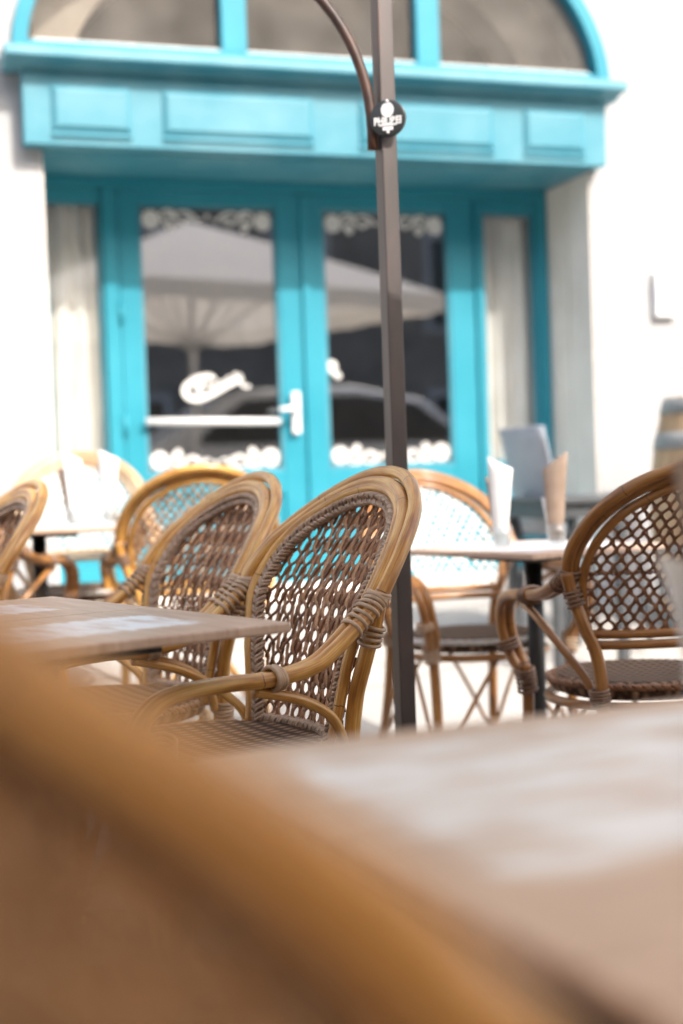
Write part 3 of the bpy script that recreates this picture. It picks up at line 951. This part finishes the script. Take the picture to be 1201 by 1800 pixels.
def place(ch, x, y, F, label, group=None):
    ch.location = (x, y, ground_h(x, y))
    ch.rotation_euler = (0, 0, atan2(-F[0], F[1]))
    tag(ch, label, 'chair', group)
    return ch
def recolor(ch, cane, strand, strand2):
    for c in ch.children:
        for cc in [c] + list(c.children):
            m = cc.data.materials[0]
            nm = {M['cane'].name: cane, M['strand'].name: strand, M['strand_dark'].name: strand2}.get(m.name)
            if nm:
                cc.data = cc.data.copy(); cc.data.materials[0] = nm

R1 = (-.78, -.63); R2 = Vector((-.6, .8))
GR = 'high backed rattan armchairs in a row behind the tables'
c1 = make_chair(1, M['cane'], M['strand'], M['strand_dark'])
c3 = make_chair(2, M['cane_dark'], M['strand_dark'], M['strand_dark'])
P1 = Vector((-.195, 2.36))
c2 = copy_tree(c1); c4 = copy_tree(c1)
place(c1, -.247, 2.612, (-.863, -.504), 'golden rattan armchair in sharp focus left of the iron post, braided border, arm towards viewer', GR)
place(c2, -.528, 3.150, (-.863, -.504), 'rattan armchair partly hidden just left of the sharply focused armchair', GR)
place(c4, -1.13, 3.50, (-.85, -.52), 'golden rattan armchair cut by the left edge, just behind the worn left tables', GR)
def swap(ch, mp):
    for c in ch.children:
        for cc in [c] + list(c.children):
            m = cc.data.materials[0]
            if m.name in mp:
                cc.data = cc.data.copy(); cc.data.materials[0] = mp[m.name]
# right-hand chairs
place(c3, .69, 3.30, (-.2, .98), 'brown rattan armchair at right seen from behind, honeycomb back and round seat')
c6 = copy_tree(c3)
swap(c3, {M['lash'].name: M['lash_dark']})
def swap(ch, mp):
    for c in ch.children:
        for cc in [c] + list(c.children):
            m = cc.data.materials[0]
            if m.name in mp:
                cc.data = cc.data.copy(); cc.data.materials[0] = mp[m.name]
swap(c6, {M['strand_dark'].name: M['strand_pale']})
place(c6, .375, 4.22, (.40, -.92), 'sunlit rattan armchair with white woven back behind the square table at right')
c7 = copy_tree(c6)
swap(c7, {M['cane_dark'].name: M['cane_pale']})
place(c7, -.93, 5.02, (.15, -.98), 'sunlit rattan armchair with white woven back beside the left doorway pier')
c8 = copy_tree(c3)
swap(c8, {M['cane_dark'].name: M['cane'], M['strand_dark'].name: M['strand']})
place(c8, -.50, 4.70, (-.22, .97), 'golden rattan armchair in sun seen from behind below the left door')
c5 = make_chair(1, M['cane_amber'], M['strand_rust'], M['strand_rust'], True)
swap(c5, {M['braid'].name: M['strand_rust']})
place(c5, .066, .748, (.778, .628), 'very blurred golden rattan armchair filling the lower left corner close to the viewer')
c9 = copy_tree(c3)
place(c9, -1.2, 4.55, (.2, .98), 'brown rattan armchair farthest left, mostly hidden behind the golden one at the left edge')

# ------------------------------------------------------------------ tables
def make_table(name, sx, sy, mat, h=.72, foot=.24):
    t = empty(name)
    m = MB(); m.box(-sx / 2, sx / 2, -sy / 2, sy / 2, h - .016, h)
    m.build('tabletop', mat, t, bevel=.004, seg=3)
    p = MB(); p.lathe([(.024, .03), (.024, h - .032)], 20); p.box(-.13, .13, -.13, .13, h - .034, h - .0235)
    p.build('post', M['black'], t)
    b = MB()
    for k in range(4):
        R_ = Matrix.Rotation(pi / 4 + k * pi / 2, 4, 'Z')
        b.add([R_ @ Vector(v) for v in [(.015, -.03, .004), (foot, -.022, .004), (foot, .022, .004), (.015, .03, .004), (.015, -.03, .045), (foot, -.022, .016), (foot, .022, .016), (.015, .03, .045)]],
              [(3, 2, 1, 0), (4, 5, 6, 7), (0, 1, 5, 4), (1, 2, 6, 5), (2, 3, 7, 6), (3, 0, 4, 7)])
    b.build('cross_base', M['black'], t, bevel=.003)
    return t
# left tables: corner at (-.086, 2.155); E1 along (-.6,.8), E2 along (-.78,-.63)
e1 = Vector((-.60, .80)).normalized(); e2 = Vector((-.78, -.63)).normalized()
corner = Vector((-.088, 2.155))
def tbl(name, c0, l1, l2, mat, label, group):
    c = c0 + e1 * l1 / 2 + e2 * l2 / 2
    t = make_table(name, l1, l2, mat)
    t.location = (c.x, c.y, ground_h(c.x, c.y)); t.rotation_euler = (0, 0, atan2(e1.y, e1.x))
    tag(t, label, 'table', group); return t
G2 = 'wooden topped cafe tables'
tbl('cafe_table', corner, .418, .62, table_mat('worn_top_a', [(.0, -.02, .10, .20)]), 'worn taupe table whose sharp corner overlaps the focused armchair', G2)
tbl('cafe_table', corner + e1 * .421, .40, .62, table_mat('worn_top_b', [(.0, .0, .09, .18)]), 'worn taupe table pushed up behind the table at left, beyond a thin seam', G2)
# foreground table: B far-left corner
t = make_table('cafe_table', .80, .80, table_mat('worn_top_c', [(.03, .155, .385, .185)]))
fx = Vector((.92, .386)); fy = Vector((-.386, .92)); Bc = Vector((-.122, 1.142)); c = Bc + fx * .40 - fy * .40
t.location = (c.x, c.y, 0); t.rotation_euler = (0, 0, atan2(fx.y, fx.x))
m = MB(); q = .372
for (a, b, cc, dd) in ((-q, q, -q, -q + .03), (-q, q, q - .03, q), (-q, -q + .03, -q + .03, q - .03), (q - .03, q, -q + .03, q - .03)): m.box(a, b, cc, dd, .664, .703)
m.build('under_frame', M['black'], t)
tag(t, 'large blurred foreground table with whitewashed worn top at lower right', 'table', G2)
FT = t
# far right table
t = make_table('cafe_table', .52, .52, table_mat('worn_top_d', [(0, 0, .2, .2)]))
t.location = (.535, 3.99, 0); t.rotation_euler = (0, 0, atan2(e1.y, e1.x))
tag(t, 'small square table on a black post between the brown and the white backed armchair', 'table', G2)
t = make_table('cafe_table', .60, .60, table_mat('worn_top_e', [(0, 0, .25, .25)]))
t.location = (-1.02, 4.78, ground_h(-1.02, 4.78)); t.rotation_euler = (0, 0, radians(10))
tag(t, 'sunlit white looking table before the white backed armchair at far left', 'table', G2)

# ------------------------------------------------------------------ glasses with paper cutlery sleeves
def sleeve_set(x, y, z, rz, label, kraft_h=.25, wdt=.046, two=True):
    t = empty('cutlery_holder', (x, y, z), rz)
    m = MB(); m.lathe([(.022, .001), (.024, .001), (.029, .062), (.0275, .062), (.0225, .006), (.001, .006)], 24)
    m.build('tumbler', M['tumbler'], t)
    def sheet(name, mat, base, tip_l, tip_r, hgt_l, hgt_r, y0, bulge):
        mb = MB(); n = 8; rows = 8; vs = []
        for j_ in range(rows + 1):
            v = j_ / rows
            for i in range(n + 1):
                u_ = i / n
                xa = -base + 2 * base * u_; xb = tip_l + (tip_r - tip_l) * u_
                hh = hgt_l + (hgt_r - hgt_l) * u_
                zz = .012 + (hh - .012) * v
                f = v ** .9
                vs.append(Vector((xa * (1 - f) + xb * f, y0 + bulge * cos(pi * (u_ - .5)) * (.5 + .5 * v) + .02 * v * v, zz)))
        mb.add(vs, [(a * (n + 1) + b, a * (n + 1) + b + 1, (a + 1) * (n + 1) + b + 1, (a + 1) * (n + 1) + b) for a in range(rows) for b in range(n)], None, True)
        o = mb.build(name, mat, t)
        s_ = o.modifiers.new('thick', 'SOLIDIFY'); s_.thickness = .0025
    if two:      # white napkin in front, kraft sleeve behind it
        sheet('paper_napkin', M['paper'], .017, -wdt * .8, wdt * .75, kraft_h * 1.02, kraft_h * .88, -.012, -.012)
        sheet('paper_sleeve', M['kraft'], .018, -wdt * 1.05, wdt * .2, kraft_h * .80, kraft_h * .74, .008, .006)
    else:        # kraft sleeve in front, sliver of white behind it
        sheet('paper_sleeve', M['kraft'], .018, -wdt * .75, wdt * .8, kraft_h * .86, kraft_h * 1.05, -.012, -.012)
        sheet('paper_napkin', M['paper'], .016, -wdt * .95, wdt * .2, kraft_h * .55, kraft_h * .5, .006, -.004)
    tag(t, label, 'cutlery holder', 'tumblers holding paper cutlery sleeves')
    return t
sleeve_set(.44, 3.92, .72, radians(-20), 'tumbler with bright white paper napkin left on the square table at right')
sleeve_set(.60, 3.98, .72, radians(-15), 'tumbler with brown kraft sleeve right on the square table at right', two=False)
sleeve_set(.318, 1.22, .72, radians(10), 'very blurred kraft paper sleeve standing at the right edge of the foreground table', .255, .042, False)
sleeve_set(-.90, 4.80, .72 + ground_h(-.9, 4.8), radians(30), 'tumbler with kraft sleeve and napkin left on the sunlit far left table')
sleeve_set(-.79, 4.86, .72 + ground_h(-.79, 4.86), radians(-10), 'tumbler with white napkin right on the sunlit far left table')

# ------------------------------------------------------------------ iron post with curved bracket and round medallion
px_, py_ = .128, 3.20
t = empty('iron_post', (px_, py_, 0), radians(25))
m = MB(); a = .0175
m.box(-.019, .019, -.019, .019, .006, 2.75); m.build('square_post', M['post'], t, bevel=.003)
m = MB(); m.box(-.06, .06, -.06, .06, .0, .006); m.build('foot_plate', M['black'], t, bevel=.002)
m = MB()
arc = []
Ri = Matrix.Rotation(radians(-25), 3, 'Z')
for i in range(21):
    a = pi / 2 * i / 20
    arc.append(Ri @ Vector((-.030 - .40 + .40 * cos(a) , -.012, 1.70 + .44 * sin(a))))
arc = [Ri @ Vector((-.030, -.012, 1.66))] + arc + [Ri @ Vector((-.95, -.012, 2.14))]
m.tube(arc, .012, 10)
m.build('curved_bracket', M['bracket'], t)
tag(t, 'rusty square iron post with curved bracket and round black badge', 'post')
# medallion
md = empty('medallion', (px_ + .004, py_ - .040, 1.722), radians(14))
md.rotation_euler = (radians(90), 0, radians(-16))
m = MB(); m.lathe([(.036, -.010), (.0405, -.008), (.0405, -.001), (.038, 0.0)], 40)
m.build('disc', noisy('black_enamel', (.02, .026, .028), (.035, .04, .042), 30, .35), md)
m = MB()
def ell(mb, cx, cy, rx, ry, z, n=32):
    mb.add([Vector((cx + rx * cos(2 * pi * k / n), cy + ry * sin(2 * pi * k / n), z)) for k in range(n)], [tuple(range(n))])
ell(m, 0, .0185, .0145, .0165, .0008)
m.box(-.020, .020, -.0165, -.0125, .0004, .0010); m.box(-.012, .012, -.0265, -.0185, .0004, .0010)
m.build('white_emblem', M['white'], md)
for yy in (.037, -.031):
    m = MB(); m.lathe([(.0035, .0002), (.0035, .002), (.002, .0034)], 12, cx=0, cy=yy); m.build('screw', M['white'], md)
tx = bpy.data.curves.new('lettering', 'FONT'); tx.body = 'PHILIBEI'; tx.size = .0155; tx.align_x = 'CENTER'; tx.align_y = 'CENTER'; tx.extrude = .0003; tx.offset = .0006
to_ = bpy.data.objects.new('tmp', tx); COL.objects.link(to_)
dg = bpy.context.evaluated_depsgraph_get(); me = bpy.data.meshes.new_from_object(to_.evaluated_get(dg))
bpy.data.objects.remove(to_)
lo = bpy.data.objects.new('lettering', me); COL.objects.link(lo); lo.parent = md; lo.location = (0, -.0065, .0010)
xs = [v.co.x for v in me.vertices]; k = .060 / (max(xs) - min(xs)); lo.scale = (k * 1.03, 1.45, 1)
me.materials.append(M['white'])
tag(md, 'round black badge with white lettering screwed to the iron post', 'badge')

# ------------------------------------------------------------------ barrel, grey chair, dark table near the wall
bx_, by_ = 1.70, 6.28
gz = ground_h(bx_, by_)
t = empty('wine_barrel', (bx_, by_, gz))
H = 1.03
def br_(z): return .255 + .075 * (1 - ((z / H - .5) * 2) ** 2)
m = MB(); m.lathe([(br_(H * i / 20), H * i / 20) for i in range(21)] + [(.24, H), (.24, H - .02), (.001, H - .02)], 36)
m.build('staves', M['oak'], t)
for (za, zb) in ((.955, 1.025), (.80, .875), (.62, .66), (.35, .39), (.15, .225), (.005, .075)):
    m = MB(); m.lathe([(br_(za) + .001, za), (br_(za) + .006, za), (br_(zb) + .006, zb), (br_(zb) + .001, zb)], 36); m.build('hoop', M['steel'], t)
tag(t, 'pale oak wine barrel with grey steel hoops against the wall at right', 'barrel')

gx, gy = 1.0, 5.98; gz = ground_h(gx, gy)
t = empty('stacking_chair', (gx, gy, gz), radians(-66))
t.scale = (.9, .9, .95)
m = MB()
vs = []
for i in range(9):
    z = .50 + .47 * i / 8
    for k in range(9):
        x = -.20 + .40 * k / 8
        vs.append(Vector((x * (1 - .06 * i / 8), -.20 - .11 * (i / 8) - .02 * cos(pi * k / 8 - pi / 2), z)))
m.add(vs, [(a * 9 + b, a * 9 + b + 1, a * 9 + b + 10, a * 9 + b + 9) for a in range(8) for b in range(8)], None, True)
o = m.build('backrest', M['grey_plastic'], t); s_ = o.modifiers.new('thick', 'SOLIDIFY'); s_.thickness = .012
m = MB(); m.box(-.21, .21, -.21, .22, .435, .462); m.build('seat', M['grey_plastic'], t, bevel=.012)
for sx_, sy_ in ((1, 1), (-1, 1), (1, -1), (-1, -1)):
    m = MB(); m.tube([(.19 * sx_, .19 * sy_, .436), (.215 * sx_, .225 * sy_, .0)], .013, 10)
    if sy_ < 0: m.tube([(.19 * sx_, -.19, .44), (.19 * sx_, -.215, .52), (.188 * sx_, -.235, .62)], .012, 8)
    m.build('leg', M['dark_grey'], t)
tag(t, 'blue grey plastic chair with tilted back before the right side window', 'chair')
dx_, dy_ = .90, 5.75; gz = ground_h(dx_, dy_)
t = empty('low_table', (dx_, dy_, gz), FA)
m = MB(); m.box(-.18, .18, -.25, .25, .655, .68); m.build('tabletop', M['dark_grey'], t, bevel=.004)
m = MB(); m.box(-.165, .165, -.225, .225, .60, .6545); m.build('apron', M['dark_grey'], t, bevel=.003)
for sx_, sy_ in ((1, 1), (-1, 1), (1, -1), (-1, -1)):
    m = MB(); m.box(.14 * sx_ - .02, .14 * sx_ + .02, .20 * sy_ - .02, .20 * sy_ + .02, 0, .5995); m.build('leg', M['dark_grey'], t, bevel=.003)
tag(t, 'small anthracite table beside the grey plastic chair near the doorway', 'table')

# ------------------------------------------------------------------ parasols (they give the shade, and are mirrored in the doors)
def parasol(cx, cy, half, eave, apex, label):
    t = empty('parasol', (cx, cy, 0))
    m = MB(); n = 10
    sid = []
    vs = [Vector((0, 0, apex))]
    C4 = [(-half, -half), (half, -half), (half, half), (-half, half)]
    rings_ = []
    for r_ in range(1, 9):
        f = r_ / 8; row = []
        for q in range(4):
            a_ = Vector(C4[q]); b_ = Vector(C4[(q + 1) % 4])
            for k in range(n):
                p = a_.lerp(b_, k / n) * f
                z = apex - (apex - eave) * (f ** 1.06) + (-.05 * f * (1 - abs(k / n - .5) * 2) if True else 0) * 0
                row.append(len(vs)); vs.append(Vector((p.x, p.y, z)))
        rings_.append(row)
    fs = []
    L_ = 4 * n
    for k in range(L_): fs.append((0, rings_[0][k], rings_[0][(k + 1) % L_]))
    for a_, b_ in zip(rings_, rings_[1:]):
        for k in range(L_): fs.append((a_[k], b_[k], b_[(k + 1) % L_], a_[(k + 1) % L_]))
    m.add(vs, fs, None, False)
    o = m.build('canopy', M['canvas'], t)
    m = MB(); vs = []
    for z in (eave, eave - .17):
        for q in range(4):
            a_ = Vector(C4[q]); b_ = Vector(C4[(q + 1) % 4])
            for k in range(24):
                p = a_.lerp(b_, k / 24); s_ = 1.0 + (0.004 * sin(k * 1.3) if z < eave else .001)
                vs.append(Vector((p.x * s_, p.y * s_, z + (.012 * cos(k * pi / 2) if z < eave else .0))))
    m.add(vs, [(k, (k + 1) % 96, 96 + (k + 1) % 96, 96 + k) for k in range(96)])
    m.build('valance', M['canvas'], t)
    m = MB(); m.lathe([(.036, 0.05), (.036, apex + .05)], 16); m.build('pole', M['white'], t)
    m = MB(); m.box(-.42, .42, -.42, .42, 0, .06); m.build('base', M['dark_grey'], t, bevel=.01)
    for k in range(8):
        an = k * pi / 4; rr = half * (1.38 if k % 2 else .98)
        an2 = an
        m = MB(); m.tube([(0, 0, apex - .06), (rr * cos(an2) * .98, rr * sin(an2) * .98, eave - .01)], .015, 6)
        m.tube([(0, 0, eave - .45), (rr * .5 * cos(an2), rr * .5 * sin(an2), (apex + eave) / 2 - .05)], .014, 6)
        m.build('rib', M['white'], t)
    tag(t, label, 'parasol', 'white square parasols shading the tables')
parasol(3.18, .36, 1.78, 2.65, 3.50, 'white square parasol on a white pole, mirrored in the left door pane')
parasol(-.45, .56, 1.68, 2.40, 3.1, 'white square parasol over the left tables, outside the view')

# ------------------------------------------------------------------ silver car and building across the street (mirrored in the panes)
t = empty('parked_car', (6.0, -1.03, 0), FA)
KS = 1.25
body = [(-2.1, .30), (2.1, .30), (2.12, .62), (2.0, .86), (1.15, .98), (.55, 1.42), (-.1, 1.55), (-1.2, 1.52), (-1.85, 1.08), (-2.12, .95), (-2.15, .6)]
m = MB(); m.prism(body, -.85, .85); m.build('body', M['car'], t, bevel=.09, seg=4)
gm = noisy('tinted_glass', (.01, .012, .014), (.02, .022, .024), 4, .08)
for yy in (-.858, .842):
    m = MB(); m.prism([(-1.62, 1.05), (.98, 1.02), (.45, 1.38), (-.1, 1.46), (-1.15, 1.43)], yy, yy + .016); m.build('side_window', gm, t)
for sx_ in (1.3, -1.3):
    for sy_ in (.78, -.78):
        m = MB(); R_ = Matrix.Translation((sx_, sy_, .33)) @ Matrix.Rotation(pi / 2, 4, 'X'); m.lathe([(.2, -.1), (.33, -.1), (.33, .1), (.2, .1)], 28, M=R_)
        wh = m.build('wheel', M['tyre'], t)
        m = MB(); m.lathe([(.19, -.105), (.19, .105)], 24, M=R_); m.build('rim', M['steel'], wh)
for yy in (-.6, .6):
    m = MB(); m.box(2.07, 2.11, yy - .15, yy + .15, .66, .76); m.build('headlight', M['white'], t, bevel=.01)
t.scale = (KS, KS, KS)
tag(t, 'silver parked car seen mirrored in the lower door panes', 'car')

ob = empty('opposite_building', (6.5, -14.0, 0), FA)
m = MB(); m.box(-22, 22, -6, 0, 0, 12); wl = m.build('wall', M['opp'], ob)
for i in range(11):
    for zc in (1.6, 5.0, 8.4):
        x = -17.5 + i * 3.5
        m = MB(); m.box(x - .55, x + .55, .005, .03, zc - .95, zc + .95); w_ = m.build('window', gm, ob)
        m = MB()
        for (xa, xb, za, zb) in ((x - .68, x - .551, zc - .95, zc + .95), (x + .551, x + .68, zc - .95, zc + .95), (x - .68, x + .68, zc + .951, zc + 1.1), (x - .75, x + .75, zc - 1.06, zc - .951)):
            m.box(xa, xb, .0, .07, za, zb)
        m.build('frame', M['plaster'], w_)
tag(ob, 'sandstone building across the street with rows of dark windows', 'building')
